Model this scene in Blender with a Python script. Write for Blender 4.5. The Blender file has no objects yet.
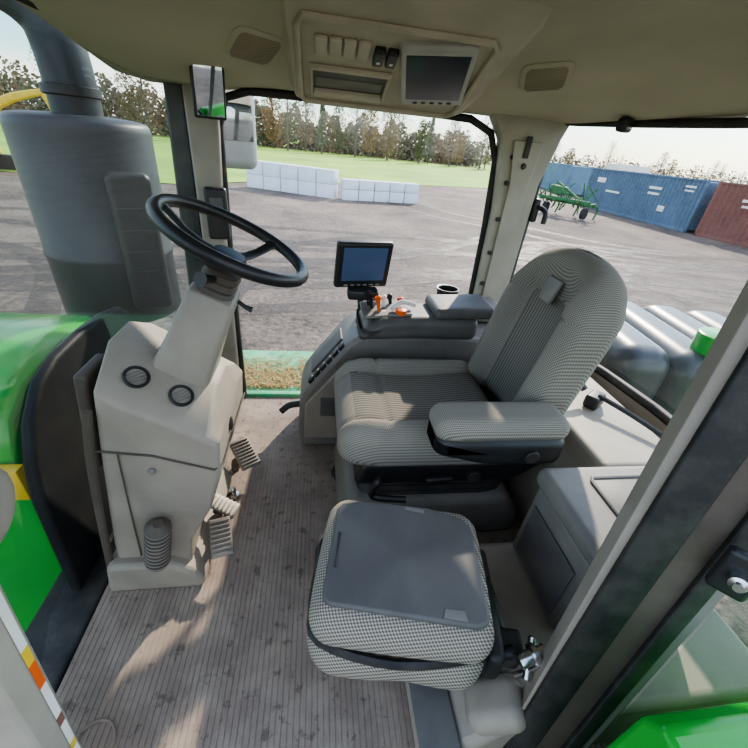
import bpy, math, random
from mathutils import Vector, Matrix
random.seed(7)
V=Vector
D=bpy.data
COL=bpy.context.scene.collection
W={}
try:
    bpy.context.scene.view_settings.look='AgX - Medium High Contrast'
except Exception: pass
def srgb(h):
    h=h.lstrip('#'); c=[int(h[i:i+2],16)/255 for i in (0,2,4)]
    return tuple((x/12.92 if x<=.04045 else ((x+.055)/1.055)**2.4) for x in c)+(1,)
# ---------------------------------------------------------------- materials
def newmat(n):
    m=D.materials.new(n); m.use_nodes=True; nt=m.node_tree
    return m,nt,nt.nodes['Principled BSDF']
def mat(n,col,rough=.6,metal=0,nz=(6,.15),bump=(150,.05),spec=.5,dust=0,dustcol='#a39a8a',stain=0):
    m,nt,b=newmat(n); c=srgb(col) if isinstance(col,str) else col
    tc=nt.nodes.new('ShaderNodeTexCoord')
    no=nt.nodes.new('ShaderNodeTexNoise'); no.inputs['Scale'].default_value=nz[0]; no.inputs['Detail'].default_value=6
    nt.links.new(tc.outputs['Object'],no.inputs['Vector'])
    cr=nt.nodes.new('ShaderNodeValToRGB'); a=nz[1]
    cr.color_ramp.elements[0].position=.3; cr.color_ramp.elements[1].position=.7
    cr.color_ramp.elements[0].color=tuple(x*(1-a) for x in c[:3])+(1,)
    cr.color_ramp.elements[1].color=tuple(min(1,x*(1+a)) for x in c[:3])+(1,)
    nt.links.new(no.outputs['Fac'],cr.inputs['Fac'])
    out=cr.outputs['Color']
    def layer(out,scale,lo,hi,amt,col):
        n2=nt.nodes.new('ShaderNodeTexNoise'); n2.inputs['Scale'].default_value=scale; n2.inputs['Detail'].default_value=8; n2.inputs['Roughness'].default_value=.65
        nt.links.new(tc.outputs['Object'],n2.inputs['Vector'])
        r2=nt.nodes.new('ShaderNodeMapRange'); r2.inputs[1].default_value=lo; r2.inputs[2].default_value=hi; r2.inputs[3].default_value=0; r2.inputs[4].default_value=amt
        nt.links.new(n2.outputs['Fac'],r2.inputs[0])
        mx=nt.nodes.new('ShaderNodeMix'); mx.data_type='RGBA'; mx.inputs[7].default_value=srgb(col)
        nt.links.new(r2.outputs[0],mx.inputs[0]); nt.links.new(out,mx.inputs[6]); return mx.outputs[2]
    if dust>0: out=layer(out,9,.42,.75,dust,dustcol)
    if stain>0: out=layer(out,26,.58,.64,stain,'#453d35')
    nt.links.new(out,b.inputs['Base Color'])
    b.inputs['Roughness'].default_value=rough; b.inputs['Metallic'].default_value=metal
    b.inputs['Specular IOR Level'].default_value=spec
    if bump:
        n3=nt.nodes.new('ShaderNodeTexNoise'); n3.inputs['Scale'].default_value=bump[0]; n3.inputs['Detail'].default_value=3
        nt.links.new(tc.outputs['Object'],n3.inputs['Vector'])
        bp=nt.nodes.new('ShaderNodeBump'); bp.inputs['Strength'].default_value=bump[1]; bp.inputs['Distance'].default_value=.01
        nt.links.new(n3.outputs['Fac'],bp.inputs['Height']); nt.links.new(bp.outputs['Normal'],b.inputs['Normal'])
    return m
def emis(n,col,s):
    m,nt,b=newmat(n); b.inputs['Base Color'].default_value=srgb(col); b.inputs['Emission Color'].default_value=srgb(col); b.inputs['Emission Strength'].default_value=s; b.inputs['Roughness'].default_value=.3; b.inputs['Specular IOR Level'].default_value=.2
    return m
def glassmat(n,film,tint='#ffffff',refl=.04,lo=.35):
    m,nt,b=newmat(n); nt.nodes.remove(b); o=nt.nodes['Material Output']
    t=nt.nodes.new('ShaderNodeBsdfTransparent'); t.inputs[0].default_value=srgb(tint)
    d=nt.nodes.new('ShaderNodeBsdfDiffuse'); d.inputs[0].default_value=(.75,.75,.72,1)
    g=nt.nodes.new('ShaderNodeBsdfGlossy'); g.inputs['Roughness'].default_value=.02
    tc=nt.nodes.new('ShaderNodeTexCoord'); no=nt.nodes.new('ShaderNodeTexNoise'); no.inputs['Scale'].default_value=3; no.inputs['Detail'].default_value=8
    nt.links.new(tc.outputs['Object'],no.inputs['Vector'])
    mr=nt.nodes.new('ShaderNodeMapRange'); mr.inputs[1].default_value=.35; mr.inputs[2].default_value=.7; mr.inputs[3].default_value=film*lo; mr.inputs[4].default_value=film
    nt.links.new(no.outputs['Fac'],mr.inputs[0])
    m1=nt.nodes.new('ShaderNodeMixShader'); nt.links.new(mr.outputs[0],m1.inputs[0]); nt.links.new(t.outputs[0],m1.inputs[1]); nt.links.new(d.outputs[0],m1.inputs[2])
    m2=nt.nodes.new('ShaderNodeMixShader'); m2.inputs[0].default_value=refl; nt.links.new(m1.outputs[0],m2.inputs[1]); nt.links.new(g.outputs[0],m2.inputs[2])
    nt.links.new(m2.outputs[0],o.inputs[0]); return m
def weave(n,ca,cb,per):
    m,nt,b=newmat(n); tc=nt.nodes.new('ShaderNodeTexCoord'); k=2*math.pi/per
    outs=[]
    for vec in ((1,1,1),(1,-1,.15)):
        dp=nt.nodes.new('ShaderNodeVectorMath'); dp.operation='DOT_PRODUCT'; dp.inputs[1].default_value=tuple(q*k for q in vec)
        nt.links.new(tc.outputs['Object'],dp.inputs[0])
        si=nt.nodes.new('ShaderNodeMath'); si.operation='SINE'; nt.links.new(dp.outputs['Value'],si.inputs[0]); outs.append(si.outputs[0])
    mu=nt.nodes.new('ShaderNodeMath'); mu.operation='MULTIPLY'; nt.links.new(outs[0],mu.inputs[0]); nt.links.new(outs[1],mu.inputs[1])
    mr=nt.nodes.new('ShaderNodeMapRange'); mr.inputs[1].default_value=-.45; mr.inputs[2].default_value=.45; nt.links.new(mu.outputs[0],mr.inputs[0])
    mx=nt.nodes.new('ShaderNodeMix'); mx.data_type='RGBA'; mx.inputs[6].default_value=srgb(ca); mx.inputs[7].default_value=srgb(cb)
    nt.links.new(mr.outputs[0],mx.inputs[0]); nt.links.new(mx.outputs[2],b.inputs['Base Color'])
    b.inputs['Roughness'].default_value=.95; b.inputs['Specular IOR Level'].default_value=.1
    bp=nt.nodes.new('ShaderNodeBump'); bp.inputs['Strength'].default_value=.15; bp.inputs['Distance'].default_value=.002
    nt.links.new(mr.outputs[0],bp.inputs['Height']); nt.links.new(bp.outputs[0],b.inputs['Normal'])
    return m
def pinstripe(n,ca,cb,s=75):
    m,nt,b=newmat(n); tc=nt.nodes.new('ShaderNodeTexCoord'); sp=nt.nodes.new('ShaderNodeSeparateXYZ'); nt.links.new(tc.outputs['Object'],sp.inputs[0])
    mu=nt.nodes.new('ShaderNodeMath'); mu.operation='MULTIPLY'; mu.inputs[1].default_value=s; nt.links.new(sp.outputs['Y'],mu.inputs[0])
    fr=nt.nodes.new('ShaderNodeMath'); fr.operation='FRACT'; nt.links.new(mu.outputs[0],fr.inputs[0])
    cr=nt.nodes.new('ShaderNodeValToRGB'); e=cr.color_ramp.elements; e[0].position=.5; e[0].color=srgb(ca); e[1].position=.75; e[1].color=srgb(cb)
    nt.links.new(fr.outputs[0],cr.inputs[0]); nt.links.new(cr.outputs[0],b.inputs['Base Color'])
    b.inputs['Roughness'].default_value=.95; b.inputs['Specular IOR Level'].default_value=.1
    return m
M={}
M['trim']=mat('muted taupe cab plastic','#8c8376',.6,dust=.3)
M['trimlt']=mat('light grey cab plastic','#9f9889',.6,dust=.25)
M['head']=mat('grey beige headliner','#b3a995',.9,nz=(4,.08),bump=(400,.15))
M['ohc']=mat('grey beige overhead plastic','#b5ab98',.6)
M['grl']=mat('beige speaker grille','#9c917d',.8)
M['dkg']=mat('dark grey plastic','#545250',.55,dust=.25,dustcol='#7e786d')
M['mdg']=mat('mid grey plastic','#716d67',.55,dust=.3,dustcol='#91897d')
M['bez']=mat('silver grey bezel','#aeaba4',.4)
M['ped']=mat('worn grey pedal metal','#7d776f',.45,.3)
M['blk']=mat('black rubber','#1f1f1f',.55,dust=.15)
M['blks']=mat('black soft plastic','#252526',.4)
M['fire']=mat('charcoal moulded panel','#1f2122',.6,nz=(3,.2),dust=.2,dustcol='#44423d',spec=.25)
M['brn']=mat('dark brown grey frame','#4f463d',.6,dust=.3,dustcol='#756a5b')
M['floor']=mat('dusty ribbed taupe floor mat','#84766a',.9,nz=(7,.12),bump=(260,.25),dust=.75,dustcol='#a89b8b',stain=.55)
M['green']=mat('green tractor paint','#1f9a30',.25,nz=(2,.08),bump=None)
M['greend']=mat('dusty green painted deck','#45a06c',.5,nz=(8,.15),dust=.4,dustcol='#a0b598')
M['greeni']=mat('dull green implement paint','#33693a',.7)
M['yel']=mat('yellow paint','#e0bb2e',.4)
M['org']=mat('orange plastic','#e2601c',.4)
M['white']=mat('white plastic','#dedbd2',.5)
M['chrome']=mat('bare steel','#c9c9c9',.25,1,bump=None)
M['exh']=mat('dark blue-grey exhaust canister','#1d2329',.5,nz=(3,.2))
M['exd']=mat('charcoal heat shield','#0c0d0f',.5)
M['mirh']=mat('pale grey mirror housing','#9aa0a3',.4)
M['scr']=emis('dark blue lit screen','#3c4a63',.35)
M['scr2']=emis('dark grey screen','#30343a',.12)
M['fabp']=pinstripe('grey pinstripe fabric','#66625c','#8a857c')
M['fabd']=weave('fine diamond weave fabric','#68645d','#9c968b',.0105)
M['fabd2']=weave('diamond weave fabric','#5b564f','#a39b8e',.0135)
M['glass']=glassmat('dusty clear glass',.055)
M['glasst']=glassmat('hazy dusty glass',.075,'#dfe6e2',.06,.4)
M['mirror']=mat('mirror glass','#aab2b8',.05,1,bump=None)
M['conc']=mat('pale concrete block','#d3d9de',.9,nz=(1.2,.1))
M['blue']=mat('faded blue container paint','#4b647c',.8,nz=(1,.2),dust=.6,dustcol='#7f8890')
M['bluel']=mat('pale blue container paint','#647f93',.8,nz=(1,.15))
M['red']=mat('rust red container paint','#76463c',.8,nz=(1,.2),dust=.4,dustcol='#8d7468')
M['bark']=mat('bark','#665a4e',.9)
M['leaf1']=mat('autumn brown leaves','#877056',.9,nz=(.4,.2),bump=None)
M['leaf2']=mat('dull green leaves','#6a6e50',.9,nz=(.4,.2),bump=None)
M['leaf3']=mat('pale orange brown leaves','#94764e',.9,nz=(.4,.2),bump=None)
M['leaf4']=mat('grey brown twig haze','#7b6c5c',.9,nz=(.4,.2),bump=None)
M['tank']=mat('smoky grey poly tank','#3c4242',.35)
M['straw']=mat('dry straw','#9d8350',.9)
M['tile']=mat('tyre rubber','#222222',.8)

# ---------------------------------------------------------------- geometry helpers
class G:
    def __init__(s): s.v=[];s.f=[];s.m=[]
    def add(s,vf,m=0,T=None):
        v,f=vf; o=len(s.v)
        for p in v:
            p=V(p); s.v.append(T@p if T is not None else p)
        for q in f: s.f.append([i+o for i in q]); s.m.append(m)
        return s
def tf(loc=(0,0,0),r=(0,0,0)):
    return Matrix.Translation(V(loc))@Matrix.Rotation(math.radians(r[2]),4,'Z')@Matrix.Rotation(math.radians(r[1]),4,'Y')@Matrix.Rotation(math.radians(r[0]),4,'X')
def basis(o,x,y,z):
    m=Matrix.Identity(4)
    for i,a in enumerate((V(x).normalized(),V(y).normalized(),V(z).normalized())):
        for j in range(3): m[j][i]=a[j]
    m.translation=V(o); return m
def along(o,d,up=(0,0,1)):
    z=V(d).normalized(); u=V(up)
    if abs(z.dot(u))>.98: u=V((1,0,0))
    x=u.cross(z).normalized(); y=z.cross(x); return basis(o,x,y,z)
def rbox(sx,sy,sz,r=.02,k=3,n=3,fn=None):
    h=(sx/2,sy/2,sz/2); r=min(r,min(h)*.999); ax=[]
    for a in h:
        L=[-a+r-r*math.tan(math.radians(45*(1-i/k))) for i in range(k)]
        mid=[-(a-r)+2*(a-r)*i/n for i in range(n+1)]
        L=L+mid+[-x for x in reversed(L)]
        ax.append(L)
    vs={};v=[];f=[]
    def idx(p):
        key=(round(p[0],6),round(p[1],6),round(p[2],6))
        if key not in vs:
            P=V(p); I=V([max(-(h[i]-r),min(h[i]-r,P[i])) for i in range(3)]); d=P-I
            Q=I+(d.normalized()*r if d.length>1e-9 else d)
            if fn: Q=V(fn(Q.x,Q.y,Q.z))
            vs[key]=len(v); v.append(Q)
        return vs[key]
    for a in range(3):
        b,c=(a+1)%3,(a+2)%3
        for s in (-1,1):
            for i in range(len(ax[b])-1):
                for j in range(len(ax[c])-1):
                    q=[]
                    for (u,w) in ((i,j),(i+1,j),(i+1,j+1),(i,j+1)):
                        p=[0,0,0];p[a]=s*h[a];p[b]=ax[b][u];p[c]=ax[c][w];q.append(idx(p))
                    if s<0:q.reverse()
                    if len(set(q))>=3:
                        q2=[]
                        for t in q:
                            if t not in q2:q2.append(t)
                        f.append(q2)
    return v,f
def bx(x0,x1,y0,y1,z0,z1,r=.006,k=2,n=1,fn=None):
    v,f=rbox(x1-x0,y1-y0,z1-z0,r,k,n,fn); c=V(((x0+x1)/2,(y0+y1)/2,(z0+z1)/2))
    return [p+c for p in v],f
def lathe(prof,n=24):
    v=[];f=[]
    for r,z in prof:
        for i in range(n):
            a=2*math.pi*i/n; v.append(V((r*math.cos(a),r*math.sin(a),z)))
    for j in range(len(prof)-1):
        for i in range(n):
            f.append([j*n+i,j*n+(i+1)%n,(j+1)*n+(i+1)%n,(j+1)*n+i])
    f.append(list(range(n))[::-1]); f.append([(len(prof)-1)*n+i for i in range(n)])
    return v,f
def cyl(r,h,n=24,b=.003):
    return lathe([(r-b,0),(r,b),(r,h-b),(r-b,h)],n)
def loft(secs,cap=True,closed=False):
    v=[];f=[];n=len(secs[0])
    for s in secs: v+= [V(p) for p in s]
    m=len(secs)
    for j in range(m if closed else m-1):
        k=(j+1)%m
        for i in range(n): f.append([j*n+i,j*n+(i+1)%n,k*n+(i+1)%n,k*n+i])
    if cap and not closed: f.append(list(range(n))[::-1]); f.append([(m-1)*n+i for i in range(n)])
    return v,f
def smoothpath(P,sub=6):
    P=[V(p) for p in P]; out=[]
    for i in range(len(P)-1):
        p0=P[max(i-1,0)];p1=P[i];p2=P[i+1];p3=P[min(i+2,len(P)-1)]
        for t in range(sub):
            t/=sub
            out.append(.5*((2*p1)+(p2-p0)*t+(2*p0-5*p1+4*p2-p3)*t*t+(3*p1-p0-3*p2+p3)*t**3))
    out.append(P[-1]); return out
def tube(P,r,n=10,sub=0,closed=False,flat=1):
    if sub: P=smoothpath(P,sub)
    P=[V(p) for p in P]; N=len(P); secs=[]; pu=None
    for i,p in enumerate(P):
        if closed: t=(P[(i+1)%N]-P[i-1]).normalized()
        else: t=(P[min(i+1,N-1)]-P[max(i-1,0)]).normalized()
        if pu is None:
            pu=V((0,0,1)) if abs(t.z)<.9 else V((1,0,0))
        u=(pu-t*pu.dot(t)).normalized(); w=t.cross(u); pu=u
        if isinstance(r,(list,tuple)):
            q=i/(N-1)*(len(r)-1); a=min(int(q),len(r)-2); R=r[a]+(r[a+1]-r[a])*(q-a)
        else: R=r
        secs.append([p+(u*math.cos(2*math.pi*k/n)+w*math.sin(2*math.pi*k/n)*flat)*R for k in range(n)])
    return loft(secs,True,closed)
def prism(poly,a0,a1,axis='y'):
    def mk(u,w,a):
        return {'y':(u,a,w),'x':(a,u,w),'z':(u,w,a)}[axis]
    n=len(poly); v=[V(mk(u,w,a0)) for u,w in poly]+[V(mk(u,w,a1)) for u,w in poly]
    f=[[i,(i+1)%n,n+(i+1)%n,n+i] for i in range(n)]; f.append(list(range(n))[::-1]); f.append([n+i for i in range(n)])
    return v,f
def sup(cx,cy,a,b,n=28,e=4):
    o=[]
    for i in range(n):
        t=2*math.pi*i/n; c,s=math.cos(t),math.sin(t)
        o.append((cx+a*math.copysign(abs(c)**(2/e),c),cy+b*math.copysign(abs(s)**(2/e),s)))
    return o
def wp(o): return W[o.name]
def obj(name,g,mats,parent=None,bev=0,label=None,cat=None,group=None,kind=None,sharp=40,origin='center',fm=None,bseg=2):
    if not isinstance(mats,(list,tuple)): mats=[mats]
    lo=V([min(p[i] for p in g.v) for i in range(3)]); hi=V([max(p[i] for p in g.v) for i in range(3)])
    c=(lo+hi)/2
    if origin=='base': c.z=lo.z
    if isinstance(origin,(tuple,Vector)): c=V(origin)
    me=D.meshes.new(name); me.from_pydata([p-c for p in g.v],[],g.f)
    for m in mats: me.materials.append(M[m] if isinstance(m,str) else m)
    import bmesh
    bm=bmesh.new(); bm.from_mesh(me); bmesh.ops.recalc_face_normals(bm,faces=bm.faces); bm.to_mesh(me); bm.free()
    for i,p in enumerate(me.polygons):
        p.material_index=g.m[i]; p.use_smooth=True
        if fm: p.material_index=fm(p.center+c,p.normal)
    try: me.set_sharp_from_angle(angle=math.radians(sharp))
    except Exception: pass
    o=D.objects.new(name,me); COL.objects.link(o)
    W[o.name]=c
    if parent is not None: o.parent=parent; o.location=c-wp(parent)
    else: o.location=c
    if bev:
        b=o.modifiers.new('bevel','BEVEL'); b.width=bev; b.segments=bseg; b.limit_method='ANGLE'; b.angle_limit=math.radians(35); b.harden_normals=False
    if label: o['label']=label
    if cat: o['category']=cat
    if group: o['group']=group
    if kind: o['kind']=kind
    return o
def thing(name,loc,label,cat,group=None):
    e=D.objects.new(name,None); e.empty_display_size=.1; COL.objects.link(e); e.location=loc; W[e.name]=V(loc)
    e['label']=label; e['category']=cat
    if group: e['group']=group
    return e
def ss(t): t=max(0,min(1,t)); return t*t*(3-2*t)

# ================================================================ CAB SHELL
def zc(x,y):
    d=.16*ss((y-1.0)/.86)
    d+=.10*ss((-.15-x)/.47)*(1-.6*ss((y-1.0)/.86))
    d+=.13*ss((x-.85)/.4)*(1-.9*ss((y-1.0)/.86))
    return 1.6-min(d,.18)
def xr(y):
    pts=[(-.2,.75),(.3,1.0),(.5,1.2),(1.1,1.25),(1.5,1.17),(1.86,1.0)]
    for (a,b),(c,d) in zip(pts,pts[1:]):
        if y<=c: return b+(d-b)*(y-a)/(c-a)
    return 1.0
g=G(); nx,ny=40,36; vv=[];ff=[]
for lay in (0,1):
    for j in range(ny+1):
        y=.12+(1.90-.12)*j/ny
        for i in range(nx+1):
            x=-.64+(xr(y)+.02+.64)*i/nx
            vv.append((x,y,zc(x,y) if lay==0 else 1.72))
st=(nx+1)*(ny+1)
for j in range(ny):
    for i in range(nx):
        a=j*(nx+1)+i; ff.append([a,a+1,a+nx+2,a+nx+1]); ff.append([st+a+nx+1,st+a+nx+2,st+a+1,st+a])
ring=[i for i in range(nx+1)]+[j*(nx+1)+nx for j in range(1,ny+1)]+[ny*(nx+1)+i for i in range(nx-1,-1,-1)]+[j*(nx+1) for j in range(ny-1,0,-1)]
for a,b in zip(ring,ring[1:]+ring[:1]): ff.append([a,b,st+b,st+a])
g.add((vv,ff)); obj('ceiling',g,'head',kind='structure',sharp=50)
# floor with real ribs
prof=[];x=-.66
while x<1.22:
    prof+=[(x,0),(x+.0122,0),(x+.0130,-.0016),(x+.0146,-.0016)]; x+=.0154
prof.append((x,0))
vv=[];ff=[]; ys=[.16,.6,1.1,1.5,1.9]
for y in ys:
    for (px,pz) in prof: vv.append((px,y,pz))
n=len(prof)
for j in range(len(ys)-1):
    for i in range(n-1): ff.append([j*n+i,j*n+i+1,(j+1)*n+i+1,(j+1)*n+i])
g=G(); g.add((vv,ff)); g.add(bx(-.66,1.2,.16,1.9,-.06,-.006,.004),1)
obj('floor',g,['floor','blk'],kind='structure',sharp=20)
# pillars
g=G()
g.add(prism([(-.50,0),(-.41,0),(-.40,1.0),(-.375,1.46),(-.50,1.5)],1.80,1.87),0)
g.add(prism([(-.60,0),(-.50,0),(-.50,1.5),(-.57,1.52),(-.60,.6)],1.83,1.89),1)
obj('trim_1',g,['trim','blk'],bev=.012,kind='structure')
g=G()
g.add(prism([(.80,0),(.95,0),(.955,.7),(.965,1.2),(1.03,1.46),(.68,1.46),(.755,1.36),(.79,1.1),(.80,.6)],1.79,1.86),0)
g.add(prism([(.825,.3),(.905,.3),(.91,1.2),(.93,1.36),(.80,1.36),(.825,1.2)],1.775,1.80),0)
for z in (.45,.6,.75,.9,1.05,1.2,1.3):
    g.add(cyl(.010,.014,12),1,tf((.812,1.792,z),(90,0,0)))
g.add(cyl(.012,.012,12),1,tf((.865,1.777,1.27),(90,0,0)))
g.add(bx(.85,.875,1.768,1.778,1.30,1.38,.004),1)
obj('trim_2',g,['trimlt','blk'],bev=.012,kind='structure')
# seals around windows
def seal(name,P,r=.016,sub=0,m='blk'):
    g=G(); g.add(tube(P,r,8,sub)); return obj(name,g,m,kind='structure',sharp=60)
seal('trim_3',[(-.40,1.85,.02),(-.40,1.85,.6),(-.39,1.85,1.30),(-.36,1.85,1.395),(-.27,1.85,1.425),(.2,1.85,1.43),(.62,1.85,1.42),(.72,1.85,1.38),(.765,1.85,1.28),(.785,1.85,1.0),(.80,1.85,.4),(.80,1.85,.02)],.015)
rear=[(.975,1.86),(1.06,1.72),(1.15,1.5),(1.21,1.25),(1.24,1.0),(1.24,.75),(1.2,.5)]
seal('trim_4',[(x,y,1.445) for x,y in rear]+[],.014)
seal('trim_5',[(.975,1.85,.5),(.98,1.85,.9),(.99,1.85,1.3),(1.03,1.83,1.44)],.02)
seal('trim_6',[(x-.01,y,.56) for x,y in rear],.02)
seal('trim_7',[(-.60,.3,1.50),(-.62,.8,1.505),(-.62,1.3,1.50),(-.585,1.84,1.47)],.018)
# glass
def sheet(rows):
    v=[];f=[];n=len(rows[0])
    for r in rows: v+=[V(p) for p in r]
    for j in range(len(rows)-1):
        for i in range(n-1): f.append([j*n+i,j*n+i+1,(j+1)*n+i+1,(j+1)*n+i])
    return v,f
g=G(); g.add(sheet([[(-.41,1.865,.01),(.80,1.865,.01)],[(-.41,1.865,1.43),(.80,1.865,1.43)]])); obj('window_1',g,'glass',kind='structure')
g=G(); g.add(sheet([[(x+.01,y,z) for x,y in rear] for z in (.55,1.46)])); obj('window_2',g,'glass',kind='structure')
wf=[(-.56,1.86),(-.68,1.6),(-.76,1.3),(-.79,1.0),(-.77,.7),(-.68,.45),(-.55,.3)]
g=G(); g.add(sheet([[(x,y,0.02) for x,y in wf],[(x+.03,y,.7) for x,y in wf],[(x+.10,y,1.52) for x,y in wf]])); obj('window_3',g,'glasst',kind='structure')
# lower rear wall
g=G(); P0=[(x,y) for x,y in rear]; secs=[]
for x,y in P0: secs.append([(x-.02,y,0),(x+.03,y,0),(x+.03,y,.55),(x-.02,y,.55)])
g.add(loft(secs)); obj('wall_rear',g,'trim',kind='structure')
g=G(); g.add(bx(-.56,.97,1.86,1.9,-.12,.02,.008)); obj('wall_right',g,'greend',kind='structure')
# front lower body, added black to stand in for dark reflecting windshield glass
g=G(); g.add(bx(-.84,-.665,.28,1.86,-.25,-.01,.02)); obj('wall_front',g,'blk',kind='structure')
# fire wall panel (dark, curved)
yz=[(.775,.0),(.785,.15),(.80,.38),(.83,.50),(.88,.60),(.96,.675),(1.05,.705),(1.20,.715),(1.35,.71),(1.46,.69),(1.51,.65),(1.53,.58),(1.53,.0)]
g=G(); g.add(prism(yz,-.76,-.725,'x')); obj('firewall_panel',g,'fire',label='dark grey moulded firewall panel behind the steering console',cat='trim panel',sharp=30,bev=.012,bseg=4)

# near rear door post (layered jamb)
L0,L1=V((.435,.255,-.05)),V((.635,.49,1.66)); 
R0,R1=V((.545,.185,-.05)),V((.83,.375,1.66))
def strip(a0,a1,b0,b1,t0,t1,name,m):
    g=G(); secs=[]
    for k in range(13):
        u=k/12; A=L0.lerp(L1,u);B=R0.lerp(R1,u); d=(B-A); nrm=V((d.y,-d.x,0)).normalized()
        if nrm.y>0:nrm=-nrm
        w_=min(1,u/.65)
        a=a0+(a1-a0)*w_; b=b0+(b1-b0)*w_
        p=A+d*a;q=A+d*b
        secs.append([p-nrm*.05,p+nrm*t0,(p+q)/2+nrm*max(t0,t1)*1.05,q+nrm*t1,q-nrm*.05])
    g.add(loft(secs)); return obj(name,g,m,kind='structure',bev=.003)
strip(0,0,.025,.11,.0,.0,'trim_8','trim')
strip(.02,.105,.42,.48,.012,.004,'trim_9','blk')
strip(.41,.47,.74,.74,-.004,-.006,'trim_10','brn')
strip(.73,.73,.91,.91,.006,.0,'trim_11','blk')
strip(.90,.90,1.0,1.0,-.004,-.004,'trim_12','mdg')
g=G(); g.add(sheet([[(.545,.185,-.05),(.75,.16,-.05),(1.3,.16,-.05)],[(.69,.28,.8),(.95,.24,.8),(1.35,.24,.8)],[(.83,.375,1.66),(1.0,.35,1.66),(1.35,.35,1.66)]])); obj('window_4',g,'glasst',kind='structure')
# near front post
g=G(); secs=[]
for z in (-.05,.2,.5,.85,1.2,1.66):
    xe=-.445+.108*z
    secs.append([(xe,.30,z),(xe-.005,.245,z),(xe-.16,.235,z),(xe-.17,.30,z)])
g.add(loft(secs)); obj('trim_13',g,'trimlt',kind='structure',bev=.006)
g=G(); zz=[.30,.36,.385,.46,.49,.58,.595,.66,.70,.84]
for i in range(len(zz)-1):
    z0,z1=zz[i],zz[i+1]; a=-.445+.108*z0+.0012;b=-.445+.108*z1+.0012
    g.add(([(a-.0005,.2925,z0),(b-.0005,.2925,z1),(b-.0015,.281,z1),(a-.0015,.281,z0)],[[0,1,2,3]]),(0,1,0,2,0,0,3,1,0)[i])
obj('warning_sticker',g,['white','yel','red','org'],label='narrow yellow, white and red warning sticker on the door post',cat='sticker')
# door striker
e=thing('door_striker',(.66,.30,.80),'black door striker bracket with a steel bolt on the jamb','door hardware')
T=along((.625,.262,.80),(-.7,-.65,0.1))
g=G(); g.add(rbox(.05,.08,.02,.008),0,T); obj('bracket',g,'blks',e)
g=G(); g.add(lathe([(.010,0),(.012,.003),(.012,.026),(.007,.028),(.007,.034)],20),0,T); obj('bolt',g,'chrome',e,label='steel striker bolt')

# ================================================================ STEERING CONSOLE
e=thing('steering_console',(-.45,1.0,0),'taupe plastic steering console with round air vents and steering wheel','steering console')
def zt(x): return .86-(x+.58)*.576
def sec(y,drop,inx=0,back=0):
    top=[(-.515+inx,zt(-.515)-drop),(-.46,zt(-.46)-drop),(-.36,zt(-.36)-drop),(-.275-inx,zt(-.275)-drop)]
    side=[(-.250-inx,.61-drop*.3),(-.26-inx,.47),(-.30,.34),(-.375,.20),(-.395,.05),(-.395,0)]
    left=[(-.62+inx,0),(-.60+inx,.2),(-.555+inx,.5)]
    return [(x,y,z) for x,z in top+side+left]
g=G(); g.add(loft([sec(.80,.085,.01),sec(.81,.075),sec(.93,.0),sec(1.05,.0),sec(1.17,.06),sec(1.19,.09,.01)]))
obj('console_body',g,'trim',e,bev=.014,sharp=30,bseg=3)
g=G(); g.add(tube([(-.555,.797,.575),(-.42,.797,.555),(-.27,.797,.50),(-.252,.83,.50),(-.252,1.17,.50)],.003,6)); obj('panel_seam',g,'brn',e)
g=G(); g.add(tube([(-.50,.797,.56),(-.52,.797,.30),(-.53,.797,.14)],.0022,6)); obj('panel_seam',g,'brn',e)
g=G()
g.add(tube([(-.635,.80,.06),(-.612,.795,.22),(-.588,.795,.40),(-.563,.795,.56),(-.533,.795,.70)],.012,8,4,flat=.7)); obj('edge_seal',g,'brn',e,label='dark brown rubber edge seal')
g=G(); g.add(rbox(.03,.12,.30,.01),0,tf((-.575,.90,.62),(0,8,0))); obj('flank_bracket',g,'brn',e,label='dark brown side bracket')
g=G(); g.add(prism([(-.645,0),(-.36,0),(-.345,.03),(-.38,.09),(-.44,.13),(-.625,.13)],.765,1.24)); obj('base_plinth',g,'trim',e,bev=.02,bseg=3)
nrm=V((.50,-.47,.87)).normalized()
for (cx,cy) in ((-.445,.875),(-.348,.875)):
    cz=zt(cx)-.036
    T=along((cx,cy,cz),nrm,(0,0,1))
    g=G(); g.add(lathe([(.028,-.012),(.031,.004),(.028,.008),(.024,.007),(.022,-.004)],28),0,T)
    v=obj('air_vent',g,'blks',e,label='round black louvred air vent')
    for k in (-.012,-.004,.004,.012):
        g=G(); g.add(rbox(2*math.sqrt(.023**2-k*k),.002,.006,.001,1,1),0,T@tf((0,k,.003))); obj('vane',g,'mdg',v)
g=G(); g.add(lathe([(.008,-.01),(.010,.004),(.007,.007)],20),0,along((-.43,.798,.50),(0,-1,.1))); obj('socket_cap',g,'mdg',e)
g=G(); g.add(lathe([(.02,-.01),(.022,.004),(.016,.007)],20),0,along((-.257,.95,.54),(1,0,.1))); obj('knob',g,'blks',e)
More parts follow.
